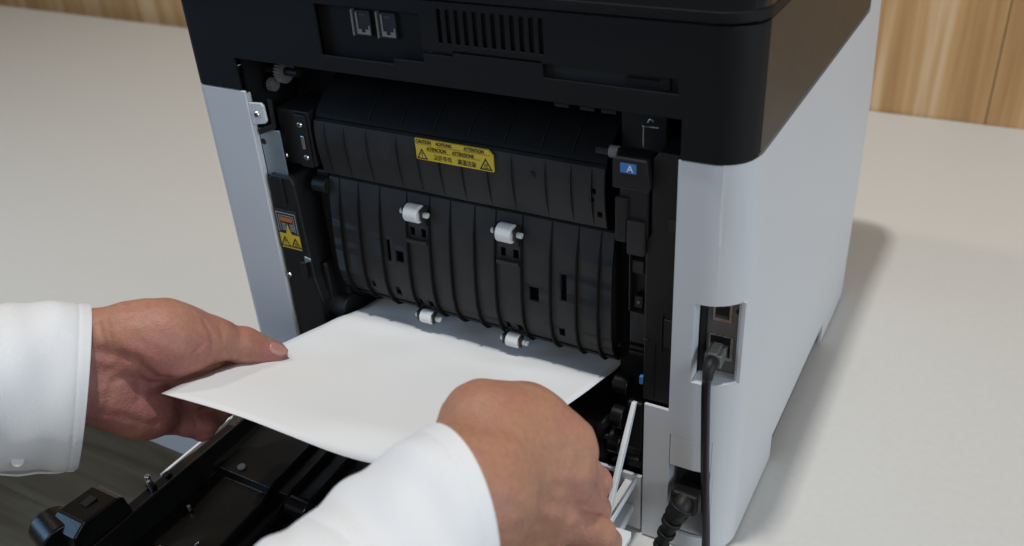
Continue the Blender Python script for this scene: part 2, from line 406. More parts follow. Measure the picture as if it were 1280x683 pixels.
# yellow hot-surface label
def lab(x, z, y=.0104): return Matrix.Translation((x, y, z)) @ Matrix.Rotation(R(90), 4, 'X')
lx0, lx1, lz0, lz1 = .1858, .2456, .2662, .2812
YL = prism('warning_label', [(lx0, lz0), (lx1, lz0), (lx1, lz1 - .0036), (lx1 - .0036, lz1), (lx0, lz1)], 'y', .0106, .0124, 'yellow', PR, .0002)
YL['label'] = 'yellow hot-surface caution label'
for s, x, z, wd in (('CAUTION', .0010, .0125, .0120), ('ACHTUNG', .0165, .0125, .0125), ('ATTENTION', .0383, .0125, .0152), ('ATENCION', .0090, .0080, .0155), ('ATTENZIONE', .0290, .0080, .0168)):
    text('lettering', s, .0034, lab(lx0 + x, lz0 + z - .0004), 'ink', YL, wd, bold=.00007)
text('lettering', '고온주의', .0042, lab(lx0 + .0140, lz0 + .0016), 'ink', YL, .0140, bold=.00004)
text('lettering', '高温注意', .0042, lab(lx0 + .0330, lz0 + .0016), 'ink', YL, .0140, bold=.00004)
for x, z, wd in ((.0010, .0110, .0125), (.0175, .0108, .0180), (.0385, .0110, .0195), (.0090, .0066, .0180), (.0290, .0066, .0215)):
    k = 0
    while k < wd:
        d = random.uniform(.0009, .0026); d = min(d, wd - k)
        box('fine_print', lx0 + x + k, lx0 + x + k + d, .01045, .0106, lz0 + z, lz0 + z + .0007, 'fine_print', YL, 0); k += d + .0006
def warn(x, z, s, y, parent, kind=0):
    h = s * .866
    for q in range(3):
        P = [(0, h), (-s / 2, 0), (s / 2, 0)]; a, b = Vector(P[q]), Vector(P[(q + 1) % 3]); d = (b - a).normalized(); nn = Vector((-d.y, d.x)) * s * .055
        prism('triangle_edge', [tuple(Vector((x, z)) + t) for t in (a - nn - d * s * .05, b - nn + d * s * .05, b + nn + d * s * .05, a + nn - d * s * .05)], 'y', y - .0001, y, 'ink', parent, 0)
    if kind == 0:
        prism('exclamation', [(x - s * .035, z + h * .30), (x + s * .035, z + h * .30), (x + s * .055, z + h * .68), (x - s * .055, z + h * .68)], 'y', y - .0001, y, 'ink', parent, 0)
        box('exclamation_dot', x - s * .045, x + s * .045, y - .0001, y, z + h * .13, z + h * .23, 'ink', parent, 0)
    else:
        for k in (-1, 0, 1):
            prism('heat_line', [(x + k * s * .11 + dx * s, z + h * t) for dx, t in ((-.03, .24), (.03, .24), (.055, .36), (0, .46), (.05, .56), (-.01, .56), (-.05, .46), (0, .36))], 'y', y - .0001, y, 'ink', parent, 0)
        box('heat_base', x - s * .26, x + s * .26, y - .0001, y, z + h * .10, z + h * .17, 'ink', parent, 0)
warn(lx0 + .0049, lz0 + .0010, .0074, .0106, YL)
warn(lx1 - .0054, lz0 + .0012, .0082, .0106, YL, 1)

# ribbed turn guide with white idler rollers
gp = [(.0200, .2358), (.0180, .2350), (.0158, .2250), (.0138, .2140), (.0120, .1950), (.0110, .1750), (.0112, .1600), (.0132, .1490), (.0172, .1400), (.0235, .1330), (.031, .1295), (.042, .1280)]
GX = [.108, .1252, .1444, .1681, .1875, .2047, .2244, .241, .2615, .2832, .3024, .3182]
GH = [(.1705, .1745, .2040, .2100), (.1800, .1840, .2040, .2100), (.2450, .2490, .2040, .2100), (.2548, .2590, .2040, .2100),
      (.1690, .1728, .1430, .1490), (.1782, .1822, .1430, .1490), (.2445, .2483, .1430, .1490), (.2540, .2580, .1430, .1490),
      (.1478, .1512, .1780, .1955), (.1505, .1550, .1480, .1560), (.2905, .2950, .1800, .2000), (.2880, .2925, .1500, .1565),
      (.1610, .1690, .1760, .1850), (.2665, .2740, .1740, .1850), (.1285, .1315, .1500, .1560)]
GH = [h for h in GH if not (h[0] < .168 < h[1])] + [(.1555, .1625, .1790, .1880)]
xs = sorted({.0985, .3270} | {c for h in GH for c in h[:2]})
TG = sheet('turn_guide', refine(gp, [c for h in GH for c in h[2:]]), xs, lambda m: any(a < m[0] < b and c < m[2] < d for a, b, c, d in GH), .0022, 'guide_black', PR, .0003, 'x', 50)
box('guide_core', .100, .3255, .0240, .055, .1400, .2180, 'deep_black', TG, .004)
for x in GX:
    hi = any(abs(x - q) < .012 for q in (.173, .2478))
    pr = gp[1:]
    rib(x, pr, [0, .0004, .0014, .0022, .0026, .0028, .0030, .0032, .0032, .0025, .001], .0012, 'barrel_black', TG)
for x, y, z, r, L in ((.1770, .0175, .2230, .0066, .0115), (.2515, .0175, .2230, .0066, .0115), (.1765, .0195, .1345, .0052, .0100), (.2505, .0195, .1345, .0052, .0100)):
    y -= .006
    rl = cyl('idler_roller', (x - L / 2, y, z), (x + L / 2, y, z), r, 'roller_white', TG, 28, bev=.0009)
    cyl('axle', (x - L / 2 - .0055, y, z), (x + L / 2 + .0062, y, z), .0021, 'axle_grey', TG, 14, bev=.0004)
    for sx in (-1, 1):
        xx = x + sx * (L / 2 + .0018)
        prism('bracket', [(y - .003, z + .004), (y + .010, z + .006), (y + .010, z - .014 if z > .2 else z + .010), (y + .002, z - .010 if z > .2 else z + .006), (y - .003, z - .003)], 'x', xx - .0009, xx + .0009, 'guide_black', TG, .0003)
for x in (.1775, .2520): box('roller_pocket', x - .0085, x + .0085, .0085, .0115, .1995, .2025, 'guide_black', TG, .0004)

# left inner machinery
FRM = box('left_frame', .0500, .0975, .052, .060, .060, .322, 'black_plastic', PR, .001)
box('metal_plate', .0492, .0690, .0060, .0072, .2325, .2705, 'galvanised', FRM, .0003)
box('metal_side', .0492, .0502, .0074, .052, .205, .262, 'galvanised', FRM, .0002)
TB = prism('mounting_tab', [(.0492, .2745), (.0615, .2770), (.0635, .2790), (.0630, .2905), (.0610, .2925), (.0492, .2915)], 'y', .0010, .0034, 'light_plastic', FRM, .0006)
def screw(x, y, z, r, parent, m='steel'):
    s = cyl('screw', (x, y, z), (x, y - .0014, z), r, m, parent, 18, r * .72, .0003)
    box('screw_slot', x - r * .5, x + r * .5, y - .00155, y - .0013, z - r * .09, z + r * .09, 'deep_black', s, 0)
    box('screw_slot', x - r * .09, x + r * .09, y - .00155, y - .0013, z - r * .5, z + r * .5, 'deep_black', s, 0)
screw(.0560, .0009, .2835, .0027, TB)
for xx, zz in ((.0515, .2600),): cyl('plate_hole', (xx, .0060, zz), (xx, .0058, zz), .0024, 'deep_black', FRM, 16)
prism('clip', [(.0505, .2655), (.068, .2730), (.069, .2950), (.0655, .2960), (.0645, .2760), (.0505, .2700)], 'y', .0038, .0058, 'black_plastic', FRM, .0005)
SB = box('screw_block', .0640, .0930, .0120, .050, .2430, .2860, 'black_plastic', FRM, .0012)
box('screw_rail', .0825, .0925, .0085, .0118, .2440, .2850, 'black_plastic', FRM, .0010)
for x, y, z, r in ((.0880, .0083, .2775, .0024), (.0890, .0083, .2525, .0024), (.0650, .0118, .2490, .0026)): screw(x, y, z, r, SB)
box('metal_clip', .0872, .0900, .0074, .0083, .2590, .2690, 'steel', SB, .0003)
box('metal_clip', .0636, .0646, .0100, .0119, .2560, .2660, 'steel', SB, .0002)
def gear(x0, x1, y, z, r, m, parent, n=22):
    P = []
    for i in range(n * 4):
        t = 2 * math.pi * i / (n * 4); rr = r if (i % 4) in (0, 1) else r * .86
        P.append((y + rr * math.cos(t), z + rr * math.sin(t)))
    return prism('gear', P, 'x', x0, x1, m, parent, .0002)
gear(.0625, .0680, .0260, .3085, .0085, 'gear_white', FRM, 22)
gear(.0525, .0575, .0230, .2985, .0050, 'gear_white', FRM, 14)
cyl('gear_shaft', (.0505, .0250, .3090), (.0800, .0250, .3090), .003, 'black_plastic', FRM, 12)
LB = prism('latch_block', [(.0505, .0600), (.0800, .0600), (.0830, .1300), (.0790, .1500), (.0760, .2300), (.0730, .2360), (.0545, .2360), (.0505, .2310)], 'y', .0022, .040, 'black_plastic', FRM, .0015)
box('latch_ridge', .0640, .0660, .0008, .0022, .212, .234, 'black_plastic', LB, .0004)
screw(.0535, .0021, .1480, .0022, LB)
prism('wire_clip', [(.0740, .1640), (.0800, .1670), (.0800, .1690), (.0745, .1700)], 'y', .0005, .0020, 'galvanised', LB, .0003)
box('latch_lever', .0700, .0745, -.0010, .0030, .1500, .1650, 'black_plastic', LB, .0008)
# small diagram label on the latch block
sl = box('diagram_label', .0518, .0735, .0014, .0021, .1735, .2075, 'label_dark', LB, .0001); yy = .0014
for a in ((.0530, .0722, .2045, .2052), (.0530, .0536, .1880, .2045), (.0716, .0722, .1880, .2045), (.0552, .0700, .2022, .2027), (.0552, .0557, .1890, .2022), (.0695, .0700, .1890, .2022)):
    box('diagram_line', a[0], a[1], yy - .0001, yy, a[2], a[3], 'label_line', sl, 0)
for k in range(5): box('diagram_line', .0570 + .0004 * (k % 2), .0610, yy - .0001, yy, .1900 + k * .0013, .1906 + k * .0013, 'label_line', sl, 0); box('diagram_line', .0650, .0690, yy - .0001, yy, .1900 + k * .0013, .1906 + k * .0013, 'label_line', sl, 0)
box('diagram_bar', .0565, .0685, yy - .00012, yy, .1975, .2012, 'orange', sl, 0)
prism('diagram_patch', [(.0530, .1742), (.0728, .1742), (.0728, .1868), (.0650, .1868), (.0625, .1960), (.0600, .1868), (.0530, .1868)], 'y', yy - .00012, yy, 'yellow', sl, 0)
warn(.0577, .1760, .0088, yy - .00013, sl); warn(.0680, .1760, .0088, yy - .00013, sl, 1)
box('frame_rib', .0840, .0960, .0200, .052, .100, .238, 'black_plastic', FRM, .002)
box('frame_rib', .0800, .0850, .0110, .030, .125, .160, 'black_plastic', FRM, .002)
cyl('pivot', (.0800, .0200, .118), (.0980, .0200, .118), .012, 'black_plastic', FRM, 20, bev=.001)
cyl('pivot', (.0860, .0160, .228), (.0980, .0160, .228), .006, 'black_plastic', FRM, 16, bev=.0006)

# right inner machinery
RF = prism('right_frame', [(.3530, .1225), (.3728, .1225), (.3728, .3010), (.3600, .3010), (.3562, .2960), (.3562, .2480), (.3532, .2430)], 'y', .0042, .0300, 'black_plastic', PR, .0008)
box('frame_ridge', .3604, .3609, .0034, .0042, .1240, .1700, 'black_plastic', RF, .0002)
box('frame_notch', .3665, .3727, .0034, .0041, .1690, .1900, 'deep_black', RF, .0003)
box('frame_ridge', .3648, .3656, .0028, .0042, .1650, .1930, 'black_plastic', RF, .0002)
box('frame_notch', .3672, .3727, .0036, .0041, .2520, .2600, 'deep_black', RF, .0003)
box('frame_ridge', .3530, .3560, .0030, .0042, .1700, .1720, 'black_plastic', RF, .0003)
LV = prism('release_lever', [(.3335, .2770), (.3565, .2770), (.3565, .2800), (.3545, .2965), (.3350, .2965), (.3335, .2940)], 'y', -.0015, .0160, 'black_plastic', PR, .0010)
SK = box('sticker', .3387, .3486, -.0018, -.0015, .2878, .2938, 'blue_sticker', LV, .0001)
text('lettering', 'A', .0062, Matrix.Translation((.3427, -.00185, .2886)) @ Matrix.Rotation(R(90), 4, 'X'), 'sticker_white', SK)
box('lever_stem', .3365, .3545, .0030, .0200, .2440, .2765, 'black_plastic', LV, .0008)
box('lever_foot', .3420, .3530, .0005, .0060, .2330, .2560, 'guide_black', LV, .0008)
box('lever_step', .3340, .3420, .0010, .0100, .2400, .2700, 'black_plastic', LV, .0012)
# coil spring on the hinge pin
sp = [(.3268 + .0050 * t / 60, .0120 + .0034 * math.cos(t * .9), .2935 + .0034 * math.sin(t * .9)) for t in range(61)]
tube('spring', sp, .0005, 'port_grey', PR, 6, 2)
cyl('hinge_pin', (.3180, .0120, .2935), (.3360, .0120, .2935), .0026, 'black_plastic', PR, 14)
tube('wire_hook', [(.3480, .0100, .3000), (.3480, .0100, .3120), (.3484, .0100, .3127), (.3570, .0100, .3130)], .00045, 'steel', PR, 6, 6)
tube('wire_hook', [(.3500, .0110, .3150), (.3515, .0110, .3172), (.3535, .0110, .3160)], .00045, 'steel', PR, 6, 6)
for x0 in (.286, .303, .317): box('ceiling_clip', x0, x0 + .010, .0200, .0240, .3130, .3155, 'black_plastic', PR, .0005)
box('right_bulkhead', .3240, .3535, .0340, .0360, .0600, .3200, 'black_plastic', PR, .001)
CH = box('sensor_channel', .3405, .3525, .0140, .0240, .1850, .2330, 'black_plastic', PR, .0008)
for a in ((.3408, .3416, .1870, .2310), (.3516, .3524, .1850, .2330), (.3416, .3516, .1862, .1870), (.3416, .3516, .2302, .2310)): box('channel_edge', a[0], a[1], .0080, .0140, a[2], a[3], 'guide_black', CH, .0002)
box('channel_block', .3420, .3500, .0095, .0140, .2150, .2240, 'guide_black', CH, .0005)
box('sensor', .3445, .3500, .0090, .0140, .1900, .1990, 'black_plastic', CH, .0005)
box('sensor_lens', .3464, .3480, .0086, .0090, .1935, .1955, 'gear_white', CH, .0002)
box('channel_lower', .3400, .3522, .0120, .0240, .1600, .1845, 'guide_black', CH, .0010)
for z in (.151, .1555): box('channel_step', .3405, .3520, .0110, .0200, z, z + .0030, 'black_plastic', CH, .0006)
box('part_tab', .3508, .3532, .0030, .0060, .1350, .1410, 'blue_sticker', CH, .0003)
for x0, x1, y, z, r in ((.3310, .3400, .0060, .1000, .0085), (.3280, .3370, .0100, .0740, .0095), (.3400, .3500, .0120, .0950, .0060), (.3290, .3400, .0140, .1220, .0070), (.3410, .3520, .0100, .0700, .0070)):
    cyl('drive_roller', (x0, y, z), (x1, y, z), r, 'door_black', PR, 24, bev=.0007)
cyl('drive_shaft', (.06, .0100, .0740), (.352, .0100, .0740), .0035, 'door_black', PR, 16)
box('lower_guide', .090, .325, .0050, .090, .050, .090, 'black_plastic', PR, .006)
box('side_bracket', .3405, .3530, .0060, .0300, .0560, .1150, 'black_plastic', PR, .002)

# rear cover, folded down level beyond the table's edge
RCV = sheet('rear_cover', [(.0000, .0500), (-.0120, .0520), (-.0300, .0440), (-.0700, .0385), (-.1100, .0370), (-.1105, .0300), (-.1500, .0275), (-.2000, .0290), (-.2300, .0330), (-.2640, .0450)], [.046, .3300], lambda m: False, .003, 'door_black', PR, .0008, 'x', 25)
# raised side rails
def rail(x0, x1, z0, name='side_rail', m='door_black'):
    return prism(name, [(-.004, .030), (-.004, .058), (-.020, .060), (-.062, .0500), (-.075, z0), (-.110, z0), (-.125, z0 + .002), (-.190, z0 + .002), (-.225, z0 - .004), (-.262, z0 - .002), (-.262, .022), (-.200, .020)], 'x', x0, x1, m, RCV, .0012)
rail(.0300, .0440, .0450); rail(.3300, .3420, .0480)
box('rail_wall', .0442, .0462, -.2600, -.0100, .0260, .0520, 'door_black', RCV, .0008)
OS = prism('outer_shell', [(.000, .0280), (.000, .0215), (-.060, .0120), (-.150, .0080), (-.262, .0120), (-.274, .0300), (-.272, .0440), (-.266, .0440), (-.264, .0240), (-.150, .0180)], 'x', .0270, .3500, 'white_plastic', RCV, .0012)
box('shell_lip', .0272, .0294, -.1420, -.0700, .0200, .0468, 'white_plastic', RCV, .0004)
for k, x in enumerate(GX[:-1]):
    top = [(-.014, .0575), (-.034, .0510), (-.070, .0455), (-.106, .0430), (-.125, .0360), (-.160, .0335), (-.205, .0355), (-.235, .0420), (-.258, .0500)]
    bot = [(-.256, .0420), (-.230, .0325), (-.200, .0285), (-.150, .0270), (-.112, .0295), (-.109, .0365), (-.070, .0380), (-.030, .0430), (-.014, .0520)]
    prism('rib', top + bot, 'x', x - .0007, x + .0007, 'door_black', RCV, 0)
cyl('idler_roller', (.1350, -.1200, .0430), (.1530, -.1200, .0430), .0075, 'gloss_black', RCV, 24, bev=.0008)
cyl('idler_roller', (.2450, -.1200, .0430), (.2630, -.1200, .0430), .0075, 'gloss_black', RCV, 24, bev=.0008)
cyl('rivet', (.0705, -.1030, .0375), (.0705, -.1030, .0395), .0032, 'port_grey', RCV, 18, bev=.0004)
for x, y in ((.0700, -.1860), (.0980, -.1740), (.0590, -.1480)): cyl('rivet', (x, y, .0290), (x, y, .0330), .0014, 'steel', RCV, 12)
tube('wire', [(.0935, -.1790, .0330), (.0955, -.1760, .0370), (.0975, -.1735, .0390)], .0005, 'steel', RCV, 6, 4)
# spring pin on the rail
cyl('pin_post', (.0330, -.1555, .0455), (.0330, -.1555, .0500), .0040, 'door_black', RCV, 16, bev=.0006)
cyl('pin', (.0330, -.1555, .0500), (.0330, -.1555, .0590), .0020, 'steel', RCV, 12, bev=.0004)
cyl('pin', (.0362, -.1575, .0470), (.0362, -.1575, .0570), .0014, 'steel', RCV, 12, bev=.0004)
box('rail_lug', .0322, .0375, -.1440, -.1390, .0450, .0500, 'door_black', RCV, .0008)
# latch block and round latch at the free end
prism('latch_block', [(-.1780, .0400), (-.1830, .0670), (-.1880, .0700), (-.2150, .0720), (-.2250, .0660), (-.2300, .0300), (-.1780, .0260)], 'x', .0170, .0440, 'door_black', RCV, .0012)
box('latch_slot', .0260, .0330, -.2040, -.1950, .0708, .0722, 'deep_black', RCV, .0003)
cyl('latch_knob', (.0060, -.2180, .0560), (.0290, -.2240, .0545), .0150, 'door_black', RCV, 30, bev=.0012)
prism('latch_foot', [(-.2080, .0100), (-.2080, .0480), (-.2360, .0480), (-.2360, .0100)], 'x', .0130, .0280, 'door_black', RCV, .002)
# right hinge side: white stay, flange and lip
stay = [(.0035, .1195), (.0000, .1205), (-.0170, .0990), (-.0330, .0760), (-.0430, .0600), (-.0455, .0545), (-.0420, .0525), (-.0380, .0560), (-.0270, .0740), (-.0120, .0950)]
prism('stay', stay, 'x', .3468, .3500, 'white_plastic', RCV, .0006)
box('hinge_flange', .3425, .3510, -.0500, .0060, .0470, .0490, 'white_plastic', RCV, .0004)
box('hinge_flange', .3492, .3510, -.0500, .0060, .0490, .0525, 'white_plastic', RCV, .0003)
prism('cover_lip', [(.3515, -.0375), (.3630, -.0370), (.3640, -.0400), (.3620, -.1150), (.3515, -.1150)], 'z', .0370, .0420, 'white_plastic', RCV, .0006)

# ------------------------------------------------------------------ cables
NC = empty('network_cable', (.404, -.02, 0), 'black network cable hanging from the lower socket of the printer', 'cable')
PLUG = box('plug', .3930, .4040, .0040, .0186, .1625, .1720, 'clear_plug', NC, .0008)
box('plug_latch', .3955, .4010, .0030, .0160, .1722, .1738, 'clear_plug', PLUG, .0003)
box('plug_core', .3950, .4020, .0060, .0165, .1645, .1700, 'port_grey', PLUG, .0006)
for k in range(8): box('pin', .3945 + k * .00105, .3950 + k * .00105, .0165, .0186, .1645, .1700, 'gear_white', PLUG, 0)
tube('boot', [(.3985, .0075, .1675), (.3985, .0010, .1672), (.3986, -.0030, .1650), (.3990, -.0058, .1600)], [.0044, .0042, .0038, .0032], 'rubber', NC, 14, 8)
tube('cord', [(.3985, .0060, .1675), (.3985, .0000, .1668), (.3988, -.0060, .1600), (.3992, -.0078, .1500), (.4004, -.0082, .1250), (.4018, -.0083, .0950), (.4040, -.0085, .0600), (.4062, -.0090, .0300), (.4072, -.0115, .0130), (.4060, -.0200, .0045), (.3980, -.0330, .0030), (.3900, -.0530, .0030), (.3880, -.0660, .0010), (.3880, -.0700, -.0300), (.3880, -.0705, -.1500)], .0029, 'cable_black', NC, 14, 8)
PC = empty('power_cord', (.39, -.01, 0), 'black power cord with ribbed strain relief in the lower inlet', 'cord')
a, b = Vector((.3905, .0120, .0490)), Vector((.3893, -.0115, .0560))
def rbox(name, a, b, wx, hz, m, parent, bev, taper=1):
    d = (b - a).normalized(); r = Vector((1, 0, 0)); r = (r - d * r.dot(d)).normalized(); u = r.cross(d)
    v = [c + r * sx * wx * k / 2 + u * sz * hz * k / 2 for c, k in ((a, 1), (b, taper)) for sx in (-1, 1) for sz in (-1, 1)]
    f = [(0, 1, 3, 2), (4, 6, 7, 5), (0, 4, 5, 1), (2, 3, 7, 6), (0, 2, 6, 4), (1, 5, 7, 3)]
    me = bpy.data.meshes.new(name); me.from_pydata([tuple(q) for q in v], [], f)
    bm = bmesh.new(); bm.from_mesh(me); bmesh.ops.recalc_face_normals(bm, faces=bm.faces); bm.to_mesh(me); bm.free()
    return bevel(link(name, me, m, parent), bev, 3)
rbox('plug', a, b, .0215, .0165, 'rubber', PC, .0028, .92)
c = Vector((.3836, -.0150, .0405)); e = Vector((.3768, -.0165, .0150))
tube('strain_relief', [b + Vector((0, .004, 0)), b + Vector((-.001, -.003, -.003)), c, e], [.0075, .0068, .0052, .0042], 'rubber', PC, 18, 8)
for k in range(5):
    t = k / 4; p = b.lerp(c, min(1, t * 1.7 + .12)) if t < .5 else c.lerp(e, (t - .5) * 2 * .95)
    d = (c - b).normalized() if t < .5 else (e - c).normalized()
    cyl('relief_ring', p - d * .0021, p + d * .0021, 0.0086 - .0030 * t, 'rubber', PC, 20, bev=.0006)
tube('cord', [e, (.3755, -.0180, .0080), (.3745, -.0260, .0043), (.3740, -.0480, .0043), (.3740, -.0670, .0010), (.3740, -.0720, -.0400), (.3740, -.0725, -.2000)], .0040, 'cable_black', PC, 14, 8)

# ------------------------------------------------------------------ sheet of paper, drawn out at a slant
def paper():
    nu, nv = 36, 44; v = []; f = []
    W, L = .216, .279
    for j in range(nv + 1):
        t = j / nv; s = L * t                       # s = distance from the near edge
        for i in range(nu + 1):
            u = i / nu
            y = -.1690 + .0100 * u + s * .975
            q = max(0, 1 - s / .195)
            z = .1185 + .0480 * q ** 1.05 - .010 * max(0, (s - .195) / .08)
            k = min(1, max(0, (u - .36) / .55)); z += (.0030 * math.sin(u * 3.0 + .4) + .0130 * k * k * (3 - 2 * k)) * q
            z -= .0120 * max(0, (.028 - s) / .028) ** 1.7 * math.exp(-((u - .70) / .24) ** 2)
            z += .0006 * math.sin(u * 9 + s * 30) * min(1, s / .05) * q + .0017 * math.exp(-((s - .165 - .01 * math.sin(u * 7)) / .012) ** 2) * (.6 + .4 * math.sin(u * 11)) + .0009 * math.sin(u * 17 + 1) * math.exp(-((s - .15) / .04) ** 2) + .0010 * math.sin(s * 55 + u * 4) * q
            v.append((.1020 + W * u + .004 * (1 - q), y, z))
    n = nu + 1
    f = [(j * n + i, j * n + i + 1, (j + 1) * n + i + 1, (j + 1) * n + i) for j in range(nv) for i in range(nu)]
    o = pydata('paper_sheet', v, f, 'paper', None, 80)
    s = o.modifiers.new('thick', 'SOLIDIFY'); s.thickness = .00012; s.offset = -1
    return o
tag(paper(), 'white sheet of paper pulled out of the printer, held by a hand', 'paper')

VIEW_RIGHT = np.array((.873, .484, -.057)); VIEW_UP = np.array((-.206, .472, .857)); VIEW_BACK = np.array((.442, -.737, .511))   # directions the arms are laid out along
# ------------------------------------------------------------------ hands
def smin(a, b, k):
    h = np.clip(.5 + .5 * (b - a) / k, 0, 1); return b * (1 - h) + a * h - k * h * (1 - h)
def d_cone(P, a, b, ra, rb):
    a, b = np.array(a), np.array(b); ab = b - a
    t = np.clip(((P - a) @ ab) / (ab @ ab), 0, 1)
    return np.linalg.norm(P - a - t[..., None] * ab, axis=-1) - (ra + (rb - ra) * t)
def d_ell(P, c, ax, r):
    M = [np.array(q, float) / np.linalg.norm(q) for q in ax]
    M[1] = M[1] - M[0] * (M[1] @ M[0]); M[1] /= np.linalg.norm(M[1]); M.append(np.cross(M[0], M[1]))
    q = (P - np.array(c)) @ np.array(M).T
    k0 = np.linalg.norm(q / r, axis=-1); k1 = np.linalg.norm(q / np.array(r) ** 2, axis=-1)
    return k0 * (k0 - 1) / np.maximum(k1, 1e-6)
def d_line(P, pts):
    d = None
    for a, b in zip(pts, pts[1:]):
        e = d_cone(P, a, b, 0, 0); d = e if d is None else np.minimum(d, e)
    return d
def nets(D, org, h):
    """naive surface nets on a distance grid"""
    s = D < 0; nx, ny, nz = D.shape
    c = np.zeros((nx - 1, ny - 1, nz - 1), int)
    for i in (0, 1):
        for j in (0, 1):
            for k in (0, 1): c += s[i:nx - 1 + i, j:ny - 1 + j, k:nz - 1 + k]
    act = (c > 0) & (c < 8); idx = -np.ones(act.shape, int); cells = np.argwhere(act); idx[act] = np.arange(len(cells))
    acc = np.zeros((len(cells), 3)); cnt = np.zeros(len(cells))
    C8 = [(i, j, k) for i in (0, 1) for j in (0, 1) for k in (0, 1)]
    for a in C8:
        for b in C8:
            if a < b and sum(abs(p - q) for p, q in zip(a, b)) == 1:
                da = D[tuple((cells + a).T)]; db = D[tuple((cells + b).T)]
                m = (da < 0) != (db < 0); t = np.where(m, da / np.where(m, da - db, 1), 0)
                acc[m] += (np.array(a) + (np.array(b) - np.array(a)) * t[:, None])[m]; cnt += m
    V = org + (cells + acc / cnt[:, None]) * h
    F = []
    for ax in range(3):
        o1, o2 = [(1, 2), (2, 0), (0, 1)][ax]
        sl0 = [slice(None)] * 3; sl1 = [slice(None)] * 3; sl0[ax] = slice(0, -1); sl1[ax] = slice(1, None)
        A = s[tuple(sl0)]; B = s[tuple(sl1)]; e = np.argwhere(A != B)
        e = e[(e[:, o1] > 0) & (e[:, o2] > 0)]
        lim = np.array(act.shape); e = e[(e < lim).all(1)]
        u = np.zeros(3, int); u[o1] = 1; w_ = np.zeros(3, int); w_[o2] = 1
        q = [idx[tuple((e - du).T)] for du in (u * 0, u, u + w_, w_)]
        fl = A[tuple(e.T)]; q = np.stack(q, 1); q[~fl] = q[~fl][:, ::-1]
        F.append(q)
    return V, np.concatenate(F)
def hand_mesh(name, sdf, lo, hi, h, parent, tint):
    lo, hi = np.array(lo), np.array(hi); K = 4
    nc = np.ceil((hi - lo) / (h * K)).astype(int)
    gc = np.stack(np.meshgrid(*[lo[i] + h * K * (np.arange(nc[i]) + .5 - .5 / K) for i in range(3)], indexing='ij'), -1)
    Dc = sdf(gc)
    D = Dc.repeat(K, 0).repeat(K, 1).repeat(K, 2)
    near = np.argwhere(np.abs(D) < h * K * 2.2)
    D[tuple(near.T)] = sdf(lo + near * h)
    V, F = nets(D, lo, h)
    me = bpy.data.meshes.new(name); me.from_pydata(V.tolist(), [], F.tolist()); me.update()
    bm = bmesh.new(); bm.from_mesh(me); left_ = set(bm.verts); best = []
    while left_:                                    # keep the one continuous surface
        st = [left_.pop()]; isl = [st[0]]
        while st:
            for e in st.pop().link_edges:
                for w2 in e.verts:
                    if w2 in left_: left_.discard(w2); st.append(w2); isl.append(w2)
        if len(isl) > len(best): best, isl = isl, best
        if isl: bmesh.ops.delete(bm, geom=isl, context='VERTS')
    bm.to_mesh(me); bm.free()
    V = np.array([q.co for q in me.vertices])
    o = link(name, me, 'skin', parent, 180)
    at = me.attributes.new('flush', 'FLOAT', 'POINT'); at.data.foreach_set('value', np.clip(tint(V), 0, 1).astype(np.float32))
    sm = o.modifiers.new('smooth', 'SMOOTH'); sm.factor = .5; sm.iterations = 1
    return o
def skin_mat():
    m = bpy.data.materials.new('skin'); m.use_nodes = True; nt = m.node_tree; n = nt.nodes; b = n['Principled BSDF']
    tc = n.new('ShaderNodeTexCoord'); at = n.new('ShaderNodeAttribute'); at.attribute_name = 'flush'
    n1 = n.new('ShaderNodeTexNoise'); n1.inputs['Scale'].default_value = 55; n1.inputs['Detail'].default_value = 5
    n2 = n.new('ShaderNodeTexNoise'); n2.inputs['Scale'].default_value = 300; n2.inputs['Detail'].default_value = 4
    vo = n.new('ShaderNodeTexVoronoi'); vo.feature = 'DISTANCE_TO_EDGE'; vo.inputs['Scale'].default_value = 480
    for q in (n1, n2, vo): nt.links.new(tc.outputs['Object'], q.inputs['Vector'])
    mx = n.new('ShaderNodeMix'); mx.data_type = 'RGBA'; mx.inputs[6].default_value = (.385, .195, .120, 1); mx.inputs[7].default_value = (.365, .138, .125, 1)
    ad = n.new('ShaderNodeMath'); ad.operation = 'MULTIPLY_ADD'; ad.inputs[1].default_value = 1.5; ad.use_clamp = True
    sb = n.new('ShaderNodeMath'); sb.operation = 'SUBTRACT'; sb.inputs[1].default_value = .5
    nt.links.new(n1.outputs['Fac'], sb.inputs[0]); nt.links.new(sb.outputs[0], ad.inputs[0]); nt.links.new(at.outputs['Fac'], ad.inputs[2])
    nt.links.new(ad.outputs[0], mx.inputs[0])
    hs = n.new('ShaderNodeHueSaturation'); mr = n.new('ShaderNodeMapRange'); mr.inputs[3].default_value = .80; mr.inputs[4].default_value = 1.20
    nt.links.new(n2.outputs['Fac'], mr.inputs[0]); nt.links.new(mr.outputs[0], hs.inputs['Value']); nt.links.new(mx.outputs[2], hs.inputs['Color'])
    nt.links.new(hs.outputs[0], b.inputs['Base Color'])
    b.inputs['Roughness'].default_value = .50; b.inputs['Specular IOR Level'].default_value = .4
    b.inputs['Subsurface Weight'].default_value = .25; b.inputs['Subsurface Radius'].default_value = (1, .35, .18); b.inputs['Subsurface Scale'].default_value = .0035
    a2 = n.new('ShaderNodeMath'); nt.links.new(n2.outputs['Fac'], a2.inputs[0]); nt.links.new(vo.outputs['Distance'], a2.inputs[1])
    bp = n.new('ShaderNodeBump'); bp.inputs['Strength'].default_value = .45; bp.inputs['Distance'].default_value = .0008
    nt.links.new(a2.outputs[0], bp.inputs['Height']); nt.links.new(bp.outputs['Normal'], b.inputs['Normal'])
    MATS['skin'] = m
skin_mat()

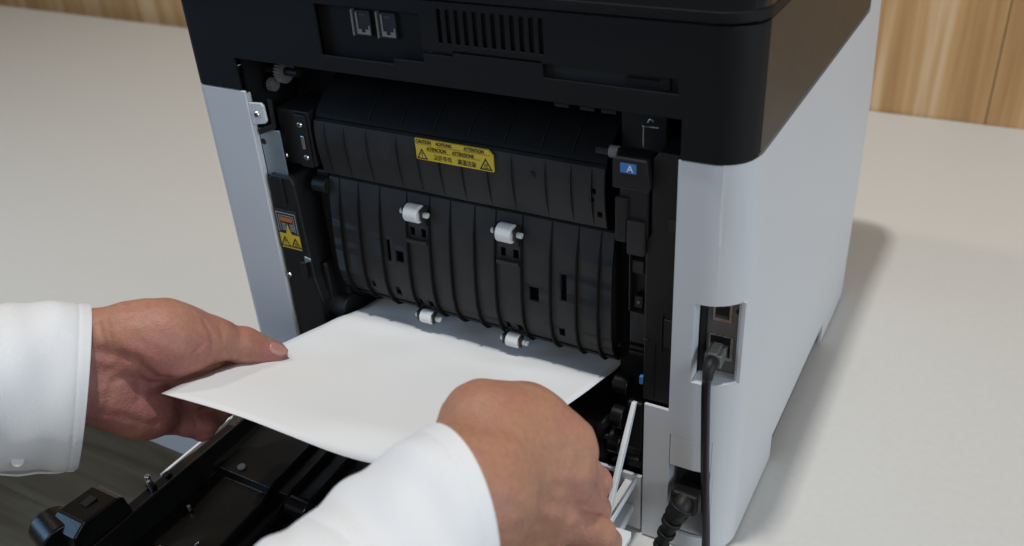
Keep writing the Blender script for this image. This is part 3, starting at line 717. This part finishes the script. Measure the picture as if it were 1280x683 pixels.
PERSON = empty('person', (.10, -.62, -.722), 'person in white shirt, only both forearms and hands in view at the paper', 'person')

# left hand: thumb on the sheet, fingers closed beneath it
LW1, LW2 = (-0.0063, -0.2481, 0.2191), (-0.0005, -0.2613, 0.1951)
def left(P, detail=True):
    d = d_cone(P, LW1, (0.0526, -0.1653, 0.1898), .027, .0215)
    d = smin(d, d_cone(P, LW2, (0.0572, -0.1788, 0.1623), .027, .0205), .022)
    MC = [((0.0818, -0.1205, 0.1548), .0135), ((0.0740, -0.1236, 0.1374), .0132), ((0.0672, -0.1337, 0.1249), .0125), ((0.0638, -0.1474, 0.1198), .0115)]
    base = [(0.0493, -0.1589, 0.1783), (0.0479, -0.1612, 0.1685), (0.0489, -0.1649, 0.1602), (0.0521, -0.1708, 0.1549)]
    for (m, r), b in zip(MC, base): d = smin(d, d_cone(P, b, m, .0165, r), .010)
    th = d_ell(P, (0.0783, -0.1470, 0.1880), (np.array((0.0941, -0.1260, 0.1753)) - np.array((0.0603, -0.1624, 0.1951)), VIEW_UP), (.040, .0255, .022))
    th = smin(th, d_cone(P, (0.0848, -0.1384, 0.1850), (0.0945, -0.1180, 0.1748), .0225, .0150), .010)
    th = smin(th, d_cone(P, (0.0946, -0.1182, 0.1743), (0.1050, -0.1000, 0.1603), .0136, .0118), .006)
    th = smin(th, d_cone(P, (0.1050, -0.1000, 0.1603), (0.1170, -0.0861, 0.1484), .0118, .0082), .005)
    hy = d_ell(P, (0.0651, -0.1682, 0.1474), (np.array((0.0728, -0.1529, 0.1216)) - np.array((0.0535, -0.1782, 0.1606)), VIEW_UP), (.034, .0225, .0200))
    fi = None
    for pts, rs in ((((0.0818, -0.1205, 0.1548), (0.0874, -0.0919, 0.1246), (0.0936, -0.0761, 0.1186), (0.1020, -0.0694, 0.1239)), (.0118, .0102, .0090, .0072)),
                    (((0.0740, -0.1236, 0.1374), (0.0793, -0.0986, 0.1064), (0.0865, -0.0806, 0.1025), (0.0978, -0.0735, 0.1108)), (.0120, .0104, .0090, .0074)),
                    (((0.0672, -0.1337, 0.1249), (0.0685, -0.1121, 0.1001), (0.0704, -0.0926, 0.0953), (0.0820, -0.0860, 0.1026)), (.0118, .0104, .0092, .0074)),
                    (((0.0643, -0.1471, 0.1198), (0.0770, -0.1301, 0.1020), (0.0715, -0.1140, 0.0988), (0.0726, -0.1029, 0.1020)), (.0112, .0098, .0084, .0068))):
        f = None
        for i in range(3):
            c = d_cone(P, pts[i], pts[i + 1], rs[i], rs[i + 1]); f = c if f is None else smin(f, c, .003)
        fi = f if fi is None else smin(fi, f, .0022)
    d = smin(d, fi, .0055); d = smin(d, hy, .010); d = smin(d, th, .0075)
    if not detail: return d
    # palm folds
    def crease(pts, dep, wid):
        return dep * np.exp(-(d_line(P, pts) / wid) ** 2)
    d = d + crease([(0.0723, -0.1790, 0.1972), (0.0800, -0.1747, 0.1930), (0.0864, -0.1706, 0.1886), (0.0896, -0.1668, 0.1784), (0.0906, -0.1614, 0.1699), (0.0939, -0.1583, 0.1688)], .0030, .0040)
    d = d + crease([(0.1040, -0.1252, 0.1953), (0.1089, -0.1268, 0.1877), (0.1108, -0.1291, 0.1797), (0.1097, -0.1336, 0.1734)], .0014, .0020)
    d = d + crease([(0.0704, -0.1870, 0.1837), (0.0756, -0.1789, 0.1847), (0.0828, -0.1731, 0.1904)], .0010, .0030)
    d = d + crease([(0.0844, -0.1490, 0.1366), (0.0806, -0.1465, 0.1223), (0.0736, -0.1474, 0.1056)], .0018, .0020)
    d = d + crease([(0.1106, -0.1065, 0.1741), (0.1135, -0.1079, 0.1692), (0.1138, -0.1106, 0.1613)], .0005, .0018)
    d = d + crease([(0.0732, -0.1935, 0.1580), (0.0763, -0.1878, 0.1676), (0.0758, -0.1821, 0.1758)], .0007, .0025)
    d = d + crease([(0.0649, -0.1700, 0.2121), (0.0727, -0.1765, 0.2017), (0.0714, -0.1829, 0.1874)], .0007, .0016)
    d = d + crease([(0.0681, -0.1663, 0.2130), (0.0763, -0.1729, 0.2034), (0.0752, -0.1785, 0.1917)], .0006, .0014)
    d = d + crease([(0.0879, -0.1695, 0.1883), (0.0814, -0.1665, 0.1692), (0.0825, -0.1724, 0.1585)], .0010, .0030)
    d = d + crease([(0.1077, -0.1178, 0.1855), (0.1110, -0.1205, 0.1780), (0.1099, -0.1235, 0.1694)], .0005, .0014)
    d = d + crease([(0.1099, -0.1348, 0.1856), (0.1085, -0.1446, 0.1829), (0.1049, -0.1533, 0.1827)], .0006, .0016)
    d = d + crease([(0.0788, -0.1859, 0.1543), (0.0830, -0.1787, 0.1451), (0.0869, -0.1689, 0.1376)], .0007, .0022)
    d = d + crease([(0.0805, -0.1370, 0.1221), (0.0822, -0.1375, 0.1118), (0.0786, -0.1404, 0.0983)], .0008, .0014)
    d = d - .0009 * np.exp(-(d_line(P, [(0.1092, -0.1110, 0.1790), (0.1143, -0.1024, 0.1699)]) / .006) ** 2)
    q = P * 1.0
    d = d + .00035 * np.sin(q[..., 0] * 310 + 3 * np.sin(q[..., 2] * 160)) * np.sin(q[..., 1] * 290 + q[..., 2] * 140)
    return d
def flush_l(Vx):
    r = np.zeros(len(Vx)) + .40
    for c, s, a in (((0.0907, -0.1553, 0.1809), .028, .35), ((0.0821, -0.1734, 0.1525), .030, .55), ((0.0834, -0.1377, 0.1052), .022, .6), ((0.1171, -0.0931, 0.1500), .014, .35)): r += a * np.exp(-np.sum((Vx - np.array(c)) ** 2, 1) / s ** 2)
    for c, s, a in (((0.0633, -0.1369, 0.2019), .030, .45), ((0.0991, -0.1136, 0.1849), .014, .15)): r -= a * np.exp(-np.sum((Vx - np.array(c)) ** 2, 1) / s ** 2)
    return r
pts = np.array([LW1, LW2, (0.0842, -0.0489, 0.1151), (0.0930, -0.1420, 0.2275), (0.1143, -0.1908, 0.1388), (0.0852, -0.0679, 0.0673), (0.0690, -0.1707, 0.2264), (0.0308, -0.1820, 0.1062), (0.1247, -0.1533, 0.1839)])
LH = hand_mesh('left_hand', left, np.maximum(pts.min(0) - .012, [-.05, -9, -9]), pts.max(0) + .016, .00115, PERSON, flush_l)
def nail(name, c, fwd, up, L, Wd, parent):
    """curved nail plate"""
    f = Vector(fwd).normalized(); u = Vector(up); u = (u - f * u.dot(f)).normalized(); s = f.cross(u); v = []; n = 10; m_ = 10
    for j in range(m_ + 1):
        t = j / m_
        for i in range(n + 1):
            a = (i / n * 2 - 1); wd = Wd * (1 - .42 * abs(2 * t - 1) ** 3.2)
            v.append(Vector(c) + f * L * (t - .5 + (.14 * (1 - a * a) if t > .85 else 0) - (.10 * (1 - a * a) if t < .1 else 0)) + s * wd / 2 * math.sin(a * 1.15) / .91 + u * (Wd * .30 * (math.cos(a * 1.15) - .41)))
    k = n + 1
    fc = [(j * k + i, j * k + i + 1, (j + 1) * k + i + 1, (j + 1) * k + i) for j in range(m_) for i in range(n)]
    o = pydata(name, v, fc, 'nail', parent, 80)
    q = o.modifiers.new('thick', 'SOLIDIFY'); q.thickness = .0005; q.offset = 0
    return o
nail('nail', Vector((0.1226, -0.0889, 0.1550)) - Vector(VIEW_BACK) * .0012, np.array((0.1182, -0.0835, 0.1453)) - np.array((0.1105, -0.0926, 0.1545)), VIEW_UP * .45 + VIEW_BACK * .80 + VIEW_RIGHT * .20, .0112, .0092, LH)

# right hand: back of the hand up, fingers bent over the cover's edge
RW = (0.3218, -0.2770, 0.1775)
def right(P, detail=True):
    d = d_cone(P, RW, (0.3317, -0.1747, 0.1852), .030, .0295)
    d = smin(d, d_cone(P, (0.3317, -0.1747, 0.1852), (0.3321, -0.1490, 0.1868), .0300, .0260), .02)
    base = [(0.3274, -0.1373, 0.1881), (0.3309, -0.1474, 0.1822), (0.3323, -0.1562, 0.1723), (0.3309, -0.1621, 0.1611)]
    MC = [((0.3572, -0.1115, 0.1760), .0145), ((0.3602, -0.1251, 0.1656), .0150), ((0.3584, -0.1398, 0.1499), .0145), ((0.3520, -0.1530, 0.1325), .0135)]
    for (m, r), b in zip(MC, base): d = smin(d, d_cone(P, b, m, .0215, r), .014)
    tb = d_cone(P, (0.3169, -0.1349, 0.1967), (0.3327, -0.1170, 0.1854), .0218, .0212)
    tb = smin(tb, d_cone(P, (0.3327, -0.1170, 0.1854), (0.3419, -0.0866, 0.1508), .0200, .0130), .012)
    tb = smin(tb, d_cone(P, (0.3419, -0.0866, 0.1508), (0.3318, -0.0765, 0.1233), .0120, .0095), .006)
    d = smin(d, tb, .016)
    fi = None
    for pts, rs in ((((0.3540, -0.1121, 0.1701), (0.3632, -0.0944, 0.1368), (0.3549, -0.0941, 0.1093), (0.3471, -0.0928, 0.0945)), (.0118, .0096, .0088, .0072)),
                    (((0.3591, -0.1231, 0.1616), (0.3636, -0.0970, 0.1171), (0.3568, -0.0910, 0.0885), (0.3510, -0.0941, 0.0735)), (.0132, .0100, .0090, .0074)),
                    (((0.3578, -0.1387, 0.1480), (0.3743, -0.1139, 0.1187), (0.3734, -0.1009, 0.0991), (0.3666, -0.0951, 0.0821)), (.0130, .0098, .0086, .0072)),
                    (((0.3513, -0.1518, 0.1310), (0.3628, -0.1345, 0.0989), (0.3619, -0.1244, 0.0790), (0.3540, -0.1199, 0.0630)), (.0120, .0092, .0082, .0068))):
        f = None
        for i in range(3):
            c = d_cone(P, pts[i], pts[i + 1], rs[i], rs[i + 1]); f = c if f is None else smin(f, c, .003)
        fi = f if fi is None else smin(fi, f, .0020)
    d = smin(d, fi, .0050)
    if not detail: return d
    def bump(pts, h, wid): return h * np.exp(-(d_line(P, pts) / wid) ** 2)
    # knuckles, tendons, veins
    for a, h, s in (((0.3664, -0.1211, 0.1872), .0008, .010), ((0.3684, -0.1354, 0.1772), .0010, .010), ((0.3668, -0.1497, 0.1629), .0010, .010)): d = d - h * np.exp(-np.sum((P - np.array(a)) ** 2, -1) / s ** 2)
    d = d - bump([(0.3562, -0.1710, 0.2095), (0.3616, -0.1499, 0.1901), (0.3666, -0.1381, 0.1794)], .0007, .0035)
    d = d - bump([(0.3597, -0.1817, 0.2049), (0.3660, -0.1711, 0.1893), (0.3654, -0.1523, 0.1647)], .0007, .0035)
    d = d - bump([(0.3509, -0.1611, 0.2119), (0.3562, -0.1386, 0.2001), (0.3632, -0.1240, 0.1911)], .0006, .0035)
    d = d - bump([(0.3439, -0.1713, 0.2175), (0.3488, -0.1572, 0.2121), (0.3565, -0.1495, 0.2016), (0.3607, -0.1390, 0.1925)], .0005, .0016)
    for q0 in (0, 1, 2): d = d + bump([(0.3718, -0.1271, 0.1771) , (0.3699, -0.1035, 0.1504)] if q0 == 0 else ([(0.3723, -0.1195, 0.1404), (0.3771, -0.1227, 0.1364)] if q0 == 1 else [(0.3784, -0.1183, 0.1328), (0.3813, -0.1195, 0.1273)]), .0005, .0012)
    d = d - bump([(0.3483, -0.1468, 0.2099), (0.3580, -0.1547, 0.2017), (0.3646, -0.1479, 0.1771), (0.3666, -0.1460, 0.1707)], .0004, .0018)
    d = d + bump([(0.3706, -0.1245, 0.1800), (0.3725, -0.1350, 0.1674)], .0008, .0060) + bump([(0.3711, -0.1377, 0.1669), (0.3720, -0.1268, 0.1469)], .0006, .0050)
    d = d + bump([(0.3721, -0.1219, 0.1496), (0.3719, -0.1408, 0.1598), (0.3693, -0.1501, 0.1511)], 0.0008, .0040)
    q = P * 1.0
    d = d + .00030 * np.sin(q[..., 0] * 300 + 3 * np.sin(q[..., 2] * 150)) * np.sin(q[..., 1] * 280 + q[..., 2] * 130)
    return d
def flush_r(Vx):
    r = np.zeros(len(Vx)) + .05
    for c, s, a in (((0.3704, -0.1186, 0.1387), .025, .40), ((0.3648, -0.1485, 0.1749), .020, .08), ((0.3502, -0.1754, 0.1819), .02, .15)): r += a * np.exp(-np.sum((Vx - np.array(c)) ** 2, 1) / s ** 2)
    return r
pts = np.array([RW, (0.3827, -0.1086, 0.1817), (0.3726, -0.0850, 0.0679), (0.3113, -0.1234, 0.2220), (0.3425, -0.0929, 0.1999), (0.3486, -0.1156, 0.0445), (0.3361, -0.1952, 0.2144), (0.3437, -0.2127, 0.1827), (0.3813, -0.1702, 0.2114)])
RH = hand_mesh('right_hand', right, pts.min(0) - .012, pts.max(0) + .016, .0012, PERSON, flush_r)

# ------------------------------------------------------------------ shirt sleeves
def sleeve(name, rings, m, parent, seed, wr=.0016, n=96, sub=7, overlap=0, thick=.0012, dense=None):
    """rings: centre, axis, radius-up, radius-side; catmull between them; small folds running round and along"""
    rnd = random.Random(seed); ph = [rnd.uniform(0, 6.28) for _ in range(12)]
    RN = [(Vector(c), Vector(a).normalized(), ru, rs) for c, a, ru, rs in rings]
    def cr(p0, p1, p2, p3, t): return .5 * ((2 * p1) + (p2 - p0) * t + (2 * p0 - 5 * p1 + 4 * p2 - p3) * t * t + (3 * p1 - p0 - 3 * p2 + p3) * t ** 3)
    sec = []
    for i in range(len(RN) - 1):
        a, b, c, d = RN[max(i - 1, 0)], RN[i], RN[i + 1], RN[min(i + 2, len(RN) - 1)]
        for k in range(sub):
            t = k / sub; sec.append(tuple(cr(a[q], b[q], c[q], d[q], t) for q in range(4)))
    sec.append(RN[-1]); v = []; L = 0; prev = None
    for c, a, ru, rs in sec:
        a = Vector(a).normalized(); u = Vector(VIEW_UP); u = (u - a * u.dot(a)).normalized(); s = a.cross(u)
        if prev is not None: L += (Vector(c) - prev).length
        prev = Vector(c)
        for k in range(n + 1):
            tt = k / n; th = 2 * math.pi * tt + math.pi * 1.0
            if overlap: th = overlap[0] + (2 * math.pi + overlap[1]) * tt
            amp = wr * min(1, L / .02 + .10)
            g = amp * (math.sin(th * 2 + L * 55 + ph[0]) * .5 + math.sin(th * 3 - L * 90 + ph[1]) * .45 + math.sin(th * 5 + L * 140 + ph[2]) * .3 + .35 * math.sin(L * 260 + 2 * math.sin(th + ph[3]) + ph[4]))
            if overlap: g += -.0006 * math.exp(-((L - .0065) / .0011) ** 2) + .00018 * math.sin(th * 70 + 3 * math.sin(th * 5)) * math.exp(-((L - .0065) / .004) ** 2)
            g += (overlap[2] * max(0, tt - .80) / .20) if overlap else 0
            v.append(Vector(c) + u * math.cos(th) * (ru + g) + s * math.sin(th) * (rs + g))
    N = n + 1
    f = [(j * N + i, j * N + i + 1, (j + 1) * N + i + 1, (j + 1) * N + i) for j in range(len(sec) - 1) for i in range(n)]
    me = bpy.data.meshes.new(name); me.from_pydata([tuple(q) for q in v], [], f)
    bm = bmesh.new(); bm.from_mesh(me)
    if not overlap: bmesh.ops.remove_doubles(bm, verts=bm.verts, dist=.00002)
    bmesh.ops.recalc_face_normals(bm, faces=bm.faces); bm.to_mesh(me); bm.free()
    o = link(name, me, m, parent, 75)
    s = o.modifiers.new('thick', 'SOLIDIFY'); s.thickness = thick; s.offset = 0
    bevel(o, thick * .35, 2, 50)
    sd = o.modifiers.new('sub', 'SUBSURF'); sd.levels = 1; sd.render_levels = 1
    return o
VR, VU, VF = Vector(VIEW_RIGHT), Vector(VIEW_UP), -Vector(VIEW_BACK)
ax = -(VR * .875 + VF * .48 - VU * .02)
LS = sleeve('left_cuff', [((0.0493, -0.1854, 0.1676), ax + VU * .06, .0515, .041), ((0.0446, -0.1943, 0.1724), ax + VU * .03, .0516, .041), ((0.0343, -0.2122, 0.1811), ax, .0510, .041), ((0.0275, -0.2274, 0.1884), ax, .0506, .042)], 'shirt', PERSON, 3, .0018, 150, 16, (math.pi * .80, .42, .0052), .0014)
sleeve('left_sleeve', [((0.0289, -0.2245, 0.1875), ax, .0485, .0395), ((0.0180, -0.2432, 0.1954), ax, .056, .048), ((-0.0066, -0.2872, 0.2120), ax, .058, .052), ((-0.0439, -0.3539, 0.2165), ax - VU * .2, .060, .055), ((-0.0908, -0.4378, 0.1949), ax - VU * .3, .064, .06)], 'shirt', PERSON, 5, .0022)
cyl('button', Vector((0.0602, -0.2440, 0.1577)), Vector((0.0621, -0.2450, 0.1586)), 0.0036, 'shirt', LS, 24, bev=.0006)
ar = -(VR * .80 + VF * .52 + VU * .20)
RS = sleeve('right_cuff', [((0.3377, -0.1997, 0.1909), -(VR * .84 + VF * .54 + VU * .10), .0475, .0440), ((0.3328, -0.2151, 0.1887), ar, .0480, .0445), ((0.3255, -0.2386, 0.1845), ar, .0478, .0450), ((0.3186, -0.2640, 0.1813), ar, .0476, .0455)], 'shirt', PERSON, 11, .0021, 150, 16, (math.pi * 1.15, .40, .0040), .0015)
sleeve('right_sleeve', [((0.3209, -0.2576, 0.1827), ar, .0462, .0440), ((0.3142, -0.2815, 0.1794), ar, .0506, .0480), ((0.3054, -0.3154, 0.1753), ar, .0560, .0530), ((0.2866, -0.3656, 0.1778), ar, .060, .057), ((0.2538, -0.4510, 0.1517), ar - VU * .2, .064, .060)], 'shirt', PERSON, 13, .0042)
